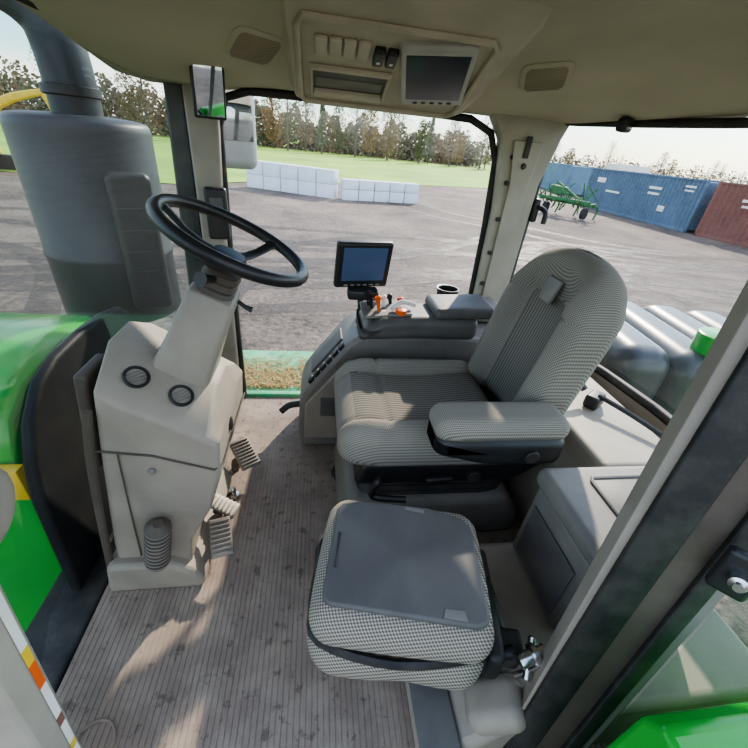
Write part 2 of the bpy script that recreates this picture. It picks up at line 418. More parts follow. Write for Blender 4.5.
# column
ax=V((math.sin(math.radians(25)),0,math.cos(math.radians(25)))); ux=V((ax.z,0,-ax.x)); uy=V((0,1,0)); hub=V((-.20,1.0,1.066))
def csec(d,a,b,off=0,ex=5):
    return [hub-ax*d+ux*(p[0]+off)+uy*p[1] for p in sup(0,0,a,b,28,ex)]
g=G(); g.add(loft([csec(.14,.052,.060,0,8),csec(.15,.058,.066,0,8),csec(.26,.064,.074,0,8),csec(.36,.074,.086,0,8),csec(.42,.084,.098,0,8)]))
obj('column_cover',g,'trim',e,bev=.004)
g=G(); s=[csec(.05,.02,.02,0,2),csec(.07,.028,.028,0,2)]
for k in range(7):
    s.append(csec(.075+k*.011,.040 if k%2 else .047,.045 if k%2 else .053,0,3))
g.add(loft(s)); obj('column_bellows',g,'brn',e,label='ribbed rubber bellows under the wheel')
g=G(); p=hub-ax*.10
g.add(tube([p+uy*-.04+ux*-.01,p+uy*-.08+ux*-.02+ax*.01,p+uy*-.11+ux*-.03+ax*.015],[.010,.010,.017],10,3)); obj('turn_signal_stalk',g,'blks',e)
g=G(); g.add(tube([p+uy*.03+ux*.03-ax*.05,p+uy*.02+ux*.08-ax*.06,p+uy*.02+ux*.10-ax*.06],[.006,.006,.009],8,2)); obj('tilt_lever',g,'blks',e)
# bellows boot on base
g=G(); pr=[(.030,0)]
for k in range(10): pr+=[(.022,.006+k*.018),(.022,.010+k*.018),(.035,.012+k*.018),(.035,.020+k*.018)]
pr.append((.014,.20)); g.add(lathe(pr,20),0,tf((-.47,.765,.15),(4,12,0))); obj('rubber_boot',g,['mdg','brn'],e,label='ribbed grey-brown rubber foot boot with painted groove shade',sharp=25,fm=lambda c,n:1 if abs(n.z)>.55 else 0)
# steering wheel
g=G(); P=[hub+ux*.178*math.cos(t*math.pi/36)+uy*.178*math.sin(t*math.pi/36) for t in range(72)]
g.add(tube(P,.0155,12,closed=True)); w=obj('steering_wheel',g,'blks',e,label='black tractor steering wheel rim')
g=G(); T=basis(hub-ax*.06,ux,uy,ax); g.add(lathe([(.030,0),(.042,.006),(.044,.018),(.038,.026),(.015,.029)],28),0,T); obj('hub',g,'blks',w)
for a in (60,180,300):
    c,s_=math.cos(math.radians(a)),math.sin(math.radians(a)); d=ux*c+uy*s_; q=-ux*s_+uy*c
    secs=[]
    for r_,h_,w_,t_ in ((.03,-.045,.018,.007),(.07,-.042,.015,.007),(.11,-.030,.013,.007),(.15,-.010,.014,.008),(.172,0,.018,.008)):
        o=hub+d*r_+ax*h_; secs.append([o+q*w_*math.cos(k*math.pi/6)+ax*t_*math.sin(k*math.pi/6) for k in range(12)])
    g=G(); g.add(loft(secs)); obj('spoke',g,'blks',w)

# pedals
def pedal(nm,x,y,z,rz,wd,ln,label,px,py):
    e=thing(nm,(x,y,0),label,'pedal')
    g=G(); T=tf((x,y,z),(0,25,rz)); g.add(rbox(ln,wd,.012,.005),0,T)
    k=-ln/2+.012
    while k<ln/2-.005:
        g.add(rbox(.006,wd*.9,.012,.002,1,1),0,T@tf((k,0,.007))); k+=.015
    obj('pad',g,'ped',e)
    g=G(); g.add(tube([(x,y,z-.006),(x-.03,y,z-.03),(px,py,.04),(px,py,.005)],[.011,.011,.016,.02],8,4)); obj('arm',g,'brn',e)
pedal('brake_pedal',-.310,.865,.12,-75,.07,.125,'ribbed grey metal brake pedal beside the console base',-.33,.95)
pedal('clutch_pedal',-.325,.985,.135,-15,.06,.11,'small ribbed grey pedal next to the brake pedal',-.33,1.05)
pedal('throttle_pedal',-.300,1.28,.11,-55,.085,.14,'ribbed throttle pedal standing on the floor mat',-.35,1.3)
g=G(); g.add(lathe([(.022,0),(.022,.015),(.012,.02),(.012,.05),(.008,.055)],18),0,tf((-.33,1.14,.0))); obj('foot_switch',g,'chrome',label='round steel foot switch on the floor',cat='switch',origin='base')

# ================================================================ DRIVER SEAT
s=thing('driver_seat',(.42,1.13,0),'grey pinstripe and diamond-weave air suspension seat with armrest','seat')
def cush(x,y,z):
    side=ss((abs(y)-.14)/.06); z2=z
    if z>0: z2+=.03*side-.014*math.cos(x*9)*(1-side)
    if z>0: z2-=.03*ss((-x-.18)/.12)
    y2=y*(1-.10*ss((-x-.15)/.15))
    if z>0 and abs(abs(y)-.155)<.012: z2-=.008
    if z>0 and abs(x+.12)<.012: z2-=.008
    return (x+.36,y2+1.13,z2+.455)
g=G(); g.add(rbox(.58,.50,.15,.06,5,30,cush))
obj('seat_cushion',g,['fabp','fabd'],s,fm=lambda c,n:0 if (abs(c.y-1.13)<.155 and n.z>.3 and c.x>.13) else 1,sharp=180)
def back(x,y,z):
    t=(z+.33)/.66
    wf_=1-.13*ss((t-.6)/.4)
    y2=y*wf_
    side=ss((abs(y)-.12)/.06)
    x2=x
    if x<0: x2-=.06*side*(1-ss((t-.78)/.2)); x2+= .014*math.cos(y*14)
    if x<0 and abs(abs(y)-.128)<.01 and t<.8: x2+=.008
    if x<0 and abs(t-.74)<.02: x2+=.008
    x2-=.04*ss((t-.74)/.26)
    xx=.735+.135*t+x2
    return (xx,1.13+y2,.465+.605*t-.06*(abs(y)/.22)**2.5*ss((t-.65)/.35))
g=G(); g.add(rbox(.13,.455,.66,.064,6,34,back))
obj('backrest',g,['fabp','fabd','mdg'],s,fm=lambda c,n:(0 if (abs(c.y-1.13)<.125 and n.x<-.3 and c.z<.91) else (2 if n.x>.75 and c.z<.92 else 1)),sharp=180)
g=G(); g.add(rbox(.014,.075,.08,.006,2,4,lambda x,y,z:(.766+x+.26*z,1.15+y*(1+2*z),.935+z))); obj('headrest_patch',g,'mdg',s,label='small smooth grey emblem patch')
# armrest
g=G(); g.add(rbox(.40,.135,.075,.036,5,8,lambda x,y,z:(x+.525,y*(1-.12*ss((-x-.1)/.12))+.825,z+.643))); ar=obj('armrest',g,'fabd',s,label='padded fabric armrest')
g=G(); g.add(rbox(.40,.13,.11,.035,4,8,lambda x,y,z:(x+.53,y+.825,z+.568 + (.0 if z>0 else .04*ss((-x)/.2))))); obj('armrest_shell',g,'blks',ar,label='black plastic armrest shell')
g=G(); g.add(cyl(.022,.02,24),0,along((.62,.768,.565),(0,-1,0))); obj('armrest_knob',g,'blk',ar)
g=G(); g.add(rbox(.14,.09,.03,.01),0,tf((.62,.90,.53))); obj('armrest_bracket',g,'blk',ar)
# seat base
g=G(); g.add(prism([(.13,.30),(.15,.40),(.62,.40),(.72,.50),(.80,.50),(.80,.38),(.70,.30)],.905,1.37)); obj('seat_frame',g,'blks',s,bev=.02,bseg=3)
g=G(); g.add(prism([(.10,0),(.085,.10),(.12,.22),(.72,.22),(.79,.12),(.80,0)],.905,1.35)); obj('suspension_base',g,'mdg',s,bev=.035,bseg=4)
g=G(); sc=[]
for k in range(8):
    i_=.0 if k%2 else .010
    sc.append([(p[0],p[1],.20+k*.0145) for p in sup(.43,1.13,.285-i_,.20-i_,36,8)])
g.add(loft(sc)); obj('suspension_bellows',g,'blk',s)
g=G(); g.add(tube([(.22,.91,.36),(.20,.87,.35),(.19,.86,.30),(.30,.85,.29)],.012,8,4)); obj('adjustment_lever',g,'blks',s)
g=G(); g.add(rbox(.10,.03,.035,.012,3,2),0,tf((.42,.892,.335),(0,0,4))); obj('adjustment_lever',g,'blks',s)
g=G(); g.add(cyl(.024,.03,20),0,along((.54,.91,.35),(0,-1,0))); obj('adjustment_knob',g,'blk',s)
for yy in (1.0,1.22):
    g=G(); g.add(tube([(.12,yy,.12),(.080,yy,.05),(.10,yy-.01,.015)],.012,8,3)); obj('floor_bracket',g,'blk',s)

# ================================================================ FOLDED INSTRUCTOR SEAT
s=thing('folding_seat',(.22,.52,0),'folded passenger seat with diamond-weave fabric and grey back panel','seat')
TT=tf((.210,.525,0),(0,0,-11))
def fc(x,y,z):
    bul=.012*math.sin((x+.2)*14)*(1 if y<0 else 0)
    return (x*(1+.03*math.cos(y*9)),y-abs(bul)*.6,z*(1+.12*math.cos(x*7))+.31+.02*x)
g=G(); g.add(rbox(.405,.345,.135,.066,6,18,fc),0,TT); obj('seat_cushion',g,'fabd2',s,sharp=180)
g=G(); g.add(rbox(.405,.345,.105,.052,6,18,lambda x,y,z:(x*(1-.03*(y/.17)**2),y*(1+.03*math.cos(x*8))+ .01*z,z+.424-.01*x)),0,TT); obj('backrest',g,'fabd2',s,sharp=180)
pp=[(-.175,-.10),(-.172,-.118),(-.158,-.13),(.15,-.14),(.172,-.132),(.180,-.115),(.172,.10),(.152,.125),(.06,.148),(-.12,.142),(-.165,.13),(-.176,.11)]
g=G(); g.add(prism(pp,.468,.486,'z'),0,TT); bp=obj('back_panel',g,'dkg',s,bev=.007,bseg=3,label='flat dark grey plastic back panel')
g=G(); g.add(prism([(-.02+.10,-.130),(.13,-.132),(.125,-.112),(.085,-.112)],.485,.488,'z'),0,TT); obj('panel_clip',g,'mdg',bp)
g=G(); g.add(prism([(.0,.13),(.05,.125),(.05,.135),(.0,.14)],.485,.488,'z'),0,TT); obj('panel_clip',g,'mdg',bp)
g=G(); g.add(tube([TT@V(q) for q in ((-.155,-.05,.486),(-.158,.04,.486))],.003,6)); obj('panel_groove',g,'blk',bp)
g=G(); g.add(tube([TT@V(q) for q in ((.185,-.14,.370),(.0,-.175,.372),(-.17,-.15,.372),(-.198,-.08,.372),(-.203,.0,.372),(-.195,.12,.372),(0,.175,.372),(.185,.14,.37))],.011,8,4)); obj('piping',g,'blk',s)
g=G(); g.add(rbox(.18,.20,.24,.02),0,TT@tf((-.05,0.03,.12))); obj('pedestal',g,'dkg',s)  # dark grey stands in for the shadow under the folded seat
g=G(); g.add(rbox(.04,.28,.10,.015),0,TT@tf((.225,0,.31))); obj('hinge',g,'blk',s)
# latch near folded seat
s=thing('seat_latch',(.47,.39,.2),'black and chrome folding seat latch mechanism','latch')
g=G(); g.add(tube([(.35,.36,.31),(.41,.37,.32),(.46,.375,.32)],[.017,.011,.016],10,3)); obj('lever',g,'blks',s)
g=G(); g.add(lathe([(.014,0),(.016,.004),(.016,.030),(.024,.033),(.024,.043),(.014,.047),(.014,.065)],18),0,along((.455,.345,.345),(.9,.2,.2))); obj('spring_pin',g,'chrome',s,label='bright steel spring pin')
g=G(); g.add(rbox(.035,.012,.10,.004),0,tf((.495,.34,.31),(10,20,0))); obj('steel_plate',g,'chrome',s,label='bright steel plate')
g=G(); g.add(cyl(.009,.09,12),0,along((.475,.325,.30),(.2,.4,.3))); obj('pivot_bolt',g,'chrome',s)
g=G(); g.add(rbox(.08,.06,.08,.012),0,tf((.455,.40,.285),(0,0,-11))); obj('bracket',g,'blk',s)
g=G(); g.add(tube([(.44,.58,.36),(.455,.50,.33),(.46,.43,.30)],.012,8,3)); obj('strut',g,'blk',s)

# rear platform and covers
g=G(); g.add(prism([(.255,0),(.27,.07),(.34,.10),(.42,.19),(.50,.235),(1.16,.24),(1.16,0)],.27,.72)); obj('rear_platform',g,'trim',label='taupe moulded wheel-well platform under the storage box',cat='platform',bev=.02,bseg=3)
g=G(); g.add(rbox(.10,.30,.012,.005),0,tf((.302,.38,.094),(0,-25,0))); obj('kick_plate',g,'dkg',label='dark grey slotted kick plate beside the folded seat',cat='plate')
g=G(); g.add(rbox(.14,.11,.08,.035,4,4),0,tf((.43,.325,.19),(0,-35,-12))); obj('access_cover',g,'trim',label='rounded taupe plastic cover near the seat latch',cat='cover')
g=G(); g.add(bx(.84,1.14,.725,1.33,.0,.55,.02,3)); obj('rear_ledge',g,'trimlt',label='light grey ledge below the rear window',cat='ledge')
# ================================================================ STORAGE BOX
s=thing('storage_box',(.80,.56,.24),'dark grey plastic storage cooler box with hinged lid','box')
g=G(); g.add(rbox(.37,.265,.28,.02,3,2,lambda x,y,z:(x+.805+(.02*z),y+.565,z+.385))); obj('box_body',g,'mdg',s)
g=G(); g.add(rbox(.004,.20,.19,.002,1,1),0,tf((.617,.565,.37))); obj('side_panel',g,'dkg',s)
g=G(); g.add(rbox(.40,.29,.06,.024,4,4),0,tf((.81,.565,.55))); lid=obj('lid',g,'mdg',s)
g=G(); g.add(tube([(.73,.50,.581),(.73,.64,.581),(.74,.655,.581),(.93,.655,.581),(.94,.64,.581),(.94,.50,.581),(.93,.485,.581),(.74,.485,.581)],.006,8,closed=True)); obj('lid_rim',g,'dkg',lid)
g=G(); g.add(bx(.735,.935,.49,.65,.578,.582,.001,1,1),0); obj('lid_recess',g,'dkg',lid)
# ================================================================ RIGHT CONSOLE
s=thing('side_console',(.30,1.56,0),'grey side console with switch row beside the driver seat','console')
g=G(); g.add(prism([(-.07,0),(-.08,.12),(-.075,.24),(-.055,.31),(-.02,.365),(.13,.565),(.17,.595),(.22,.61),(.86,.61),(.88,0)],1.44,1.74)); obj('console_body',g,'mdg',s,bev=.02,bseg=3)
g=G(); g.add(prism([(-.055,.06),(-.05,.26),(.13,.49),(.40,.51),(.40,.06)],1.428,1.445)); obj('side_cover',g,'trim',s,bev=.01)
dv=V((.15,0,.20)).normalized(); nn=V((-.20,0,.15)).normalized()
for k in range(6):
    c_=V((-.03,1.47,.352))+dv*(.02+k*.042)+nn*.006
    g=G(); g.add(rbox(.03,.034,.016,.004),0,basis(c_,dv,(0,1,0),nn)); obj('rocker_switch',g,'blks',s)
g=G(); g.add(rbox(.22,.12,.012,.005),0,basis(V((-.03,1.59,.352))+dv*.13+nn*.003,dv,(0,1,0),nn)); obj('switch_panel',g,'dkg',s)
g=G(); g.add(bx(.02,.12,1.42,1.435,.20,.30,.004)); obj('label_plate',g,'dkg',s)
g=G(); g.add(tube([(-.07,1.55,.18),(-.13,1.56,.16),(-.17,1.55,.13)],.016,10,4)); obj('hand_lever',g,'blk',s)
# command arm
s=thing('control_armrest',(.45,1.50,.62),'dark grey control armrest with orange levers and buttons','armrest')
g=G(); g.add(rbox(.50,.20,.10,.035,4,8,lambda x,y,z:(x+.42,y*(1+.25*ss((-x)/.2))+1.49,z+.665-.05*ss((-x-.15)/.1)*(1 if z>0 else 0)))); obj('arm_body',g,'dkg',s)
g=G(); g.add(rbox(.26,.20,.05,.022,4,5),0,tf((.60,1.49,.735),(0,-3,0))); obj('arm_pad',g,'dkg',s)
g=G(); g.add(rbox(.20,.17,.012,.005),0,tf((.28,1.49,.712),(0,-6,0))); kp=obj('keypad',g,'mdg',s)
for i in range(4):
    for j in range(3):
        g=G(); g.add(rbox(.022,.020,.008,.003,1,1),0,tf((.36+.0*i-.03*i,1.455+.03*j,.722-.003*i),(0,-6,0))); obj('key',g,'blks' if (i+j)%3 else 'white',kp)
for (x,y,mm,h) in ((.25,1.46,'org',.06),(.28,1.50,'white',.05),(.215,1.53,'blks',.06),(.31,1.53,'blks',.045),(.225,1.49,'blks',.04),(.36,1.54,'org',.03)):
    g=G(); g.add(tube([(x,y,.71),(x-.005,y,.71+h*.6),(x-.01,y,.71+h),(x-.012,y,.715+h)],[.006,.008,.015,.009],10,2)); obj('control_lever',g,mm,s)
g=G(); g.add(lathe([(.020,0),(.024,.008),(.022,.022),(.012,.026)],20),0,tf((.335,1.425,.715))); obj('dial',g,'org',s,label='orange throttle dial')
g=G(); g.add(tube([(.30,1.44,.73),(.34,1.46,.755),(.40,1.46,.745)],.010,8,4)); obj('hydraulic_lever',g,'white',s)
s=thing('cup_holder',(.62,1.66,.62),'round black cup holder behind the control armrest','cup holder')
g=G(); g.add(lathe([(.040,0),(.050,.13),(.055,.135),(.046,.134),(.036,.02)],24),0,tf((.60,1.67,.62))); obj('cup_ring',g,'blks',s)
g=G(); g.add(bx(.68,.86,1.60,1.75,.615,.70,.02,3)); obj('tray',g,'mdg',s)
# monitor
s=thing('display_monitor',(.19,1.58,.64),'black touchscreen monitor on an arm above the control armrest','monitor')
Tm=tf((.185,1.585,.865),(12,0,12))
g=G(); g.add(rbox(.235,.035,.20,.012,3,2),0,Tm); hs=obj('housing',g,'blks',s)
g=G(); g.add(rbox(.185,.004,.145,.001,1,1),0,Tm@tf((0,-.019,.008))); obj('screen',g,'scr',hs)
for k in range(6): 
    g=G(); g.add(rbox(.018,.004,.008,.001,1,1),0,Tm@tf((-.07+k*.028,-.019,-.085))); obj('button',g,'mdg',hs)
g=G(); g.add(rbox(.13,.07,.045,.012,3,2),0,tf((.19,1.565,.748))); obj('control_pod',g,'blks',s)
g=G(); g.add(tube([(.19,1.60,.84),(.19,1.65,.78),(.19,1.66,.74),(.20,1.66,.62)],.014,8,4)); obj('mount_arm',g,'blks',s)

# ================================================================ OVERHEAD CONSOLE
s=thing('overhead_console',(.20,1.45,1.60),'beige overhead console with storage slot, switches and radio screen','overhead console')
def oz(y): return 1.552-(y-1.2)*.2917
g=G(); secs=[]
for x,dz,y0,y1 in ((-.115,.06,1.16,1.72),(-.085,0.005,1.10,1.72),(-.07,0,1.10,1.72),(.2,0,1.08,1.73),(.50,0,1.10,1.71),(.515,.005,1.10,1.71),(.57,.05,1.2,1.66)):
    secs.append([(x,y0-.04,1.64),(x,y0,oz(y0)+dz+.012),(x,y0+.05,oz(y0+.05)+dz),(x,(y0+y1)/2,oz((y0+y1)/2)+dz),(x,y1-.04,oz(y1-.04)+dz),(x,y1,oz(y1)+dz+.012),(x,y1+.05,1.60)])
g.add(loft(secs)); obj('console_shell',g,'ohc',s,bev=.008,bseg=3,sharp=25)
od=V((0,1,-.2917)).normalized(); on=V((0,-.2917,-1)).normalized()
def OT(x,y,dz=0,rz=0): return basis(V((x,y,oz(y)))+on*dz,(1,0,0),-od,on)@tf((0,0,0),(0,0,rz))
g=G(); g.add(tube([OT(.10,1.45,.004)@V(q) for q in ((-.155,-.24,0),(.36,-.24,0),(.385,-.2,0),(.355,.215,0),(.335,.24,0),(-.145,.24,0),(-.16,.2,0),(-.165,-.2,0))],.010,8,closed=True)); obj('panel_rim',g,'ohc',s)
g=G(); g.add(rbox(.24,.17,.006,.003),0,OT(.09,1.52,.002)); tr=obj('slot_shade',g,'dkg',s,label='storage slot as a flat plate, its recess shade painted dark grey')  # flat dark plate paints the shade inside the slot so it looks deeper
g=G(); g.add(tube([OT(.09,1.52,.008)@V(q) for q in ((-.118,-.083,0),(.118,-.083,0),(.118,.083,0),(-.118,.083,0))],.009,8,closed=True)); obj('slot_rim',g,'ohc',tr)
g=G(); g.add(rbox(.225,.03,.022,.006),0,OT(.09,1.59,.010)); obj('slot_lip',g,'ohc',tr)
g=G(); g.add(rbox(.21,.06,.004,.002),0,OT(.09,1.53,.006)); obj('slot_floor',g,'mdg',tr)
for i in range(4):
    g=G(); g.add(rbox(.034,.08,.014,.006,2,1),0,OT(.0+i*.038,1.33,.006)); obj('blank_switch',g,'ohc',s)
for i in range(2):
    g=G(); g.add(rbox(.030,.075,.020,.006,2,1),0,OT(.158+i*.036,1.345,.008)); sw=obj('rocker_switch',g,'blks',s)
    g=G(); g.add(rbox(.010,.010,.002,.001,1,1),0,OT(.158+i*.036,1.355,.019)); obj('symbol',g,'white',sw)
RT=OT(.336,1.40,.006,12)@tf((0,0,0),(-2,0,0))
g=G(); g.add(rbox(.205,.31,.04,.014,3,2),0,RT); ra=obj('radio_bezel',g,'bez',s,label='silver-grey radio bezel')
g=G(); g.add(rbox(.172,.24,.004,.002,1,1),0,RT@tf((0,.012,.020))); obj('radio_screen',g,'scr2',ra)
for k in range(5): 
    g=G(); g.add(rbox(.014,.010,.004,.001,1,1),0,RT@tf((-.055+k*.028,-.132,.020))); obj('radio_button',g,'blks',ra)
# speakers
for (x,y,rz,ln) in ((-.19,1.47,-25,'beige ceiling speaker grille near the front pillar'),(.69,1.42,25,'beige ceiling speaker grille near the rear pillar')):
    z=zc(x,y); n_=V((-(zc(x+.01,y)-zc(x-.01,y))/.02,-(zc(x,y+.01)-zc(x,y-.01))/.02,1)).normalized()*-1
    sp=thing('ceiling_speaker',(x,y,z),ln,'speaker','ceiling speakers')
    X=V((1,0,0)); X=(X-n_*X.dot(n_)).normalized(); Y=n_.cross(X)
    T=basis(V((x,y,z)),X,Y,n_)@tf((0,0,0),(0,0,rz))
    def ring(a,b,h): return [T@V((p[0],p[1],h)) for p in sup(0,0,a,b,32,5)]
    g=G(); g.add(loft([ring(.075,.088,-.01),ring(.075,.088,.004),ring(.069,.082,.009)])); obj('speaker_frame',g,'head',sp)
    g=G()
    for k in range(-7,8):
        h=.060*(1-(abs(k)/9.5)**6); g.add(rbox(h*2,.0045,.004,.001,1,1),0,T@tf((0,k*.0100,.010)))
    obj('speaker_grille',g,'grl',sp)
# interior mirror
s=thing('rear_view_mirror',(-.38,1.62,1.42),'rounded black interior mirror hanging near the front pillar','mirror')
Tm=tf((-.36,1.60,1.395),(8,0,25))
g=G(); g.add(rbox(.105,.02,.155,.009,3,3),0,Tm); obj('mirror_housing',g,'blks',s)
g=G(); g.add(rbox(.088,.004,.138,.0015,2,2),0,Tm@tf((0,-.011,0))); obj('mirror_glass',g,'mirror',s)
g=G(); g.add(tube([(-.36,1.62,1.40),(-.39,1.64,1.46),(-.40,1.60,1.52),(-.40,1.60,1.56)],[.010,.010,.012,.022],8,4)); obj('mirror_arm',g,'blks',s)
# exterior mirror
s=thing('side_mirror',(-.43,2.15,1.25),'pale grey exterior side mirror on a bracket outside the window','mirror')
Tm=tf((-.40,2.20,1.30),(0,0,20))
g=G(); g.add(rbox(.20,.09,.34,.04,4,4),0,Tm); obj('mirror_housing',g,'mirh',s)
g=G(); g.add(rbox(.16,.006,.20,.002,2,2),0,Tm@tf((0,-.045,.05))); obj('mirror_glass',g,'mirror',s)
g=G(); g.add(tube([(-.46,2.18,1.15),(-.53,2.05,1.10),(-.54,1.90,1.08)],.014,8,4)); obj('bracket',g,'blk',s)
s=thing('two_way_radio',(-.41,1.76,.95),'black two-way radio box mounted on the front pillar','radio')
g=G(); g.add(rbox(.085,.05,.20,.012,3,2),0,tf((-.415,1.77,.99),(0,0,10))); obj('housing',g,'blks',s)
g=G(); g.add(rbox(.05,.006,.07,.002,1,1),0,tf((-.41,1.743,1.02),(0,0,10))); obj('radio_face',g,'dkg',s)
s=thing('window_latch',(.985,1.8,1.10),'black window latch handle on the rear pillar','latch')
g=G(); g.add(rbox(.03,.04,.10,.01,3,2),0,tf((.985,1.80,1.10))); obj('latch_base',g,'blks',s)
g=G(); g.add(tube([(.985,1.79,1.12),(1.02,1.76,1.10),(1.02,1.755,1.05)],.012,8,3)); obj('latch_handle',g,'blks',s)
s=thing('rear_window_latch',(1.10,1.55,1.42),'small black rear window clip under the headliner','latch')
g=G(); g.add(rbox(.06,.04,.045,.012,3,2),0,tf((1.09,1.53,1.435),(0,0,30))); obj('clip',g,'blks',s)
s=thing('window_release',(1.1,1.05,.57),'black rear window release handle on the ledge','window release')
g=G(); g.add(rbox(.08,.05,.05,.012,3,2),0,tf((1.0,1.03,.575),(0,0,35))); obj('handle_base',g,'blks',s)
g=G(); g.add(tube([(.97,1.06,.60),(.93,1.10,.64),(.89,1.14,.63)],.013,8,3)); obj('handle_grip',g,'blks',s)
g=G(); g.add(tube([(1.0,1.02,.60),(1.06,.92,.59),(1.12,.80,.575)],.009,8,3)); obj('handle_bar',g,'blks',s)
# front grab handle
g=G(); g.add(tube([(-.47,.33,.98),(-.45,.37,.95),(-.405,.395,.89),(-.42,.37,.82),(-.47,.33,.79)],.018,12,5)); obj('grab_handle',g,'trim',label='thick grey plastic grab handle by the door post',cat='handle')
g=G(); g.add(tube([(-.52+.045*math.cos(t*math.pi/12),.395+.045*math.sin(t*math.pi/12),.002) for t in range(24)],.004,6,closed=True)); obj('floor_ring',g,'floor',label='faint round moulded ring in the floor mat',cat='plug')
# debris on deck outside
g=G(); g.add(bx(-.58,.42,1.92,2.45,-.06,-.01,.01)); obj('outer_deck',g,'greend',label='dusty green painted outer step deck',cat='deck')
g=G()
for i in range(1500):
    x=random.uniform(-.52,.12);y=1.96+abs(random.gauss(.14,.13));a=random.uniform(0,6.28);l=random.uniform(.01,.03);w_=.0025
    if y>2.43: continue
    z=-.008+random.uniform(0,.018); d=V((math.cos(a),math.sin(a),0)); q=V((-math.sin(a),math.cos(a),.3))*w_
    c_=V((x,y,z)); g.add(([c_-d*l-q,c_+d*l-q,c_+d*l+q,c_-d*l+q],[[0,1,2,3]]))
obj('straw_debris',g,'straw',label='scattered dry straw chaff on the green deck',cat='debris',kind='stuff')

# ================================================================ TRACTOR EXTERIOR
s=thing('tractor_hood',(-1.7,1.2,-.3),'glossy green tractor hood with yellow stripe','tractor hood')
def hsec(x,dz,w0):
    yc=1.36; pts=[]
    for (u,z) in ((-1,-.6),(-1.0,.25),(-.97,.42),(-.86,.52),(-.6,.585),(0,.62),(.6,.585),(.86,.52),(.97,.42),(1,.25),(1,-.6)):
        pts.append((x,yc+u*w0,z+dz))
    return pts
g=G(); g.add(loft([hsec(-.90,-.03,.39),hsec(-.94,0,.40),hsec(-1.3,.0,.41),hsec(-2.0,-.04,.40),hsec(-2.6,-.12,.36),hsec(-2.9,-.35,.30)])); obj('hood_shell',g,'green',s,bev=.01)
g=G(); g.add(bx(-2.4,-.87,.925,.96,.26,.38,.003,1)); obj('yellow_stripe',g,'yel',s)
g=G(); g.add(prism([(1.74,.37),(1.95,.36),(2.05,.28),(2.05,-.5),(1.74,-.5)],-1.5,-.88,'x')); obj('side_fender',g,'green',s,bev=.04,bseg=4)
s=thing('exhaust_canister',(-1.0,2.05,.3),'large dark grey exhaust canister with elbow pipe','exhaust')
g=G(); g.add(lathe([(.26,0),(.273,.02),(.273,.30),(.279,.31),(.279,.33),(.273,.34),(.272,.835),(.268,.86),(.255,.875),(.20,.885),(.11,.89)],44),0,tf((-1.04,2.15,.40))); obj('canister',g,'exh',s)
g=G(); g.add(tube([(-1.03,2.13,1.27),(-1.03,2.12,1.50),(-1.07,2.12,1.62),(-1.2,2.10,1.70),(-1.45,2.05,1.74),(-1.8,2.0,1.75)],.095,20,5)); obj('elbow_pipe',g,'exh',s)
g=G(); g.add(lathe([(.097,0),(.107,.005),(.107,.035),(.097,.04)],28),0,tf((-1.03,2.125,1.35))); obj('clamp_band',g,'exd',s)
g=G(); g.add(rbox(.17,.08,.60,.03,4,3),0,tf((-.80,1.92,.80),(0,0,25))); 
for k in range(5): g.add(rbox(.13,.012,.012,.002,1,1),0,tf((-.785,1.882,.60+k*.09),(0,0,25)))
obj('heat_shield',g,'exd',s)
s=thing('rear_fender',(1.2,0,.1),'green rear fender and body panel below the quarter window','fender')
g=G(); secs=[]
for x in (.47,.51,.9,1.3,1.8):
    secs.append([(x,.165,.0),(x,.165,.625),(x,.14,.66),(x,.05,.655),(x,-.10,.59),(x,-.2,.40),(x,-.25,.0)])
g.add(loft(secs)); obj('fender_shell',g,'green',s,bev=.01,bseg=3)
# poly tank behind rear window
s=thing('liquid_tank',(1.7,1.5,.0),'smoky grey ribbed plastic tank with green cap','tank')
g=G()
for k in range(4):
    g.add(rbox(.26,.80,.85,.10,6,4),0,tf((1.42+k*.215,1.60-.06*k,.25),(0,0,-8)))
obj('tank_body',g,'tank',s,sharp=60)
g=G(); g.add(lathe([(.07,0),(.07,.04),(.085,.04),(.09,.045),(.09,.12),(.08,.125)],24),0,tf((1.66,1.24,.63))); obj('tank_cap',g,'green',s,label='green screw cap')

# ================================================================ YARD
GZ=-1.4
m,nt,b=newmat('brown gravel yard'); tc=nt.nodes.new('ShaderNodeTexCoord')
n1=nt.nodes.new('ShaderNodeTexNoise'); n1.inputs['Scale'].default_value=.35; n1.inputs['Detail'].default_value=14; n1.inputs['Roughness'].default_value=.78
n2=nt.nodes.new('ShaderNodeTexNoise'); n2.inputs['Scale'].default_value=9; n2.inputs['Detail'].default_value=8; n2.inputs['Roughness'].default_value=.7
n5=nt.nodes.new('ShaderNodeTexNoise'); n5.inputs['Scale'].default_value=.09; n5.inputs['Detail'].default_value=4
for q in (n1,n2,n5): nt.links.new(tc.outputs['Object'],q.inputs['Vector'])
cr=nt.nodes.new('ShaderNodeValToRGB'); E=cr.color_ramp.elements; E[0].position=.42; E[0].color=srgb('#43372e'); E[1].position=.59; E[1].color=srgb('#948475')
def madd(a,k,c=None):
    q=nt.nodes.new('ShaderNodeMath'); q.operation='MULTIPLY_ADD'; q.inputs[1].default_value=k; nt.links.new(a,q.inputs[0])
    if c is None: q.inputs[2].default_value=0
    else: nt.links.new(c,q.inputs[2])
    return q.outputs[0]
o_=madd(n2.outputs['Fac'],.36,madd(n1.outputs['Fac'],.42,madd(n5.outputs['Fac'],.22)))
nt.links.new(o_,cr.inputs[0]); nt.links.new(cr.outputs[0],b.inputs['Base Color'])
b.inputs['Roughness'].default_value=.85
bp=nt.nodes.new('ShaderNodeBump'); bp.inputs['Strength'].default_value=1; bp.inputs['Distance'].default_value=.35; nt.links.new(o_,bp.inputs['Height']); nt.links.new(bp.outputs[0],b.inputs['Normal'])
M['gravel']=m
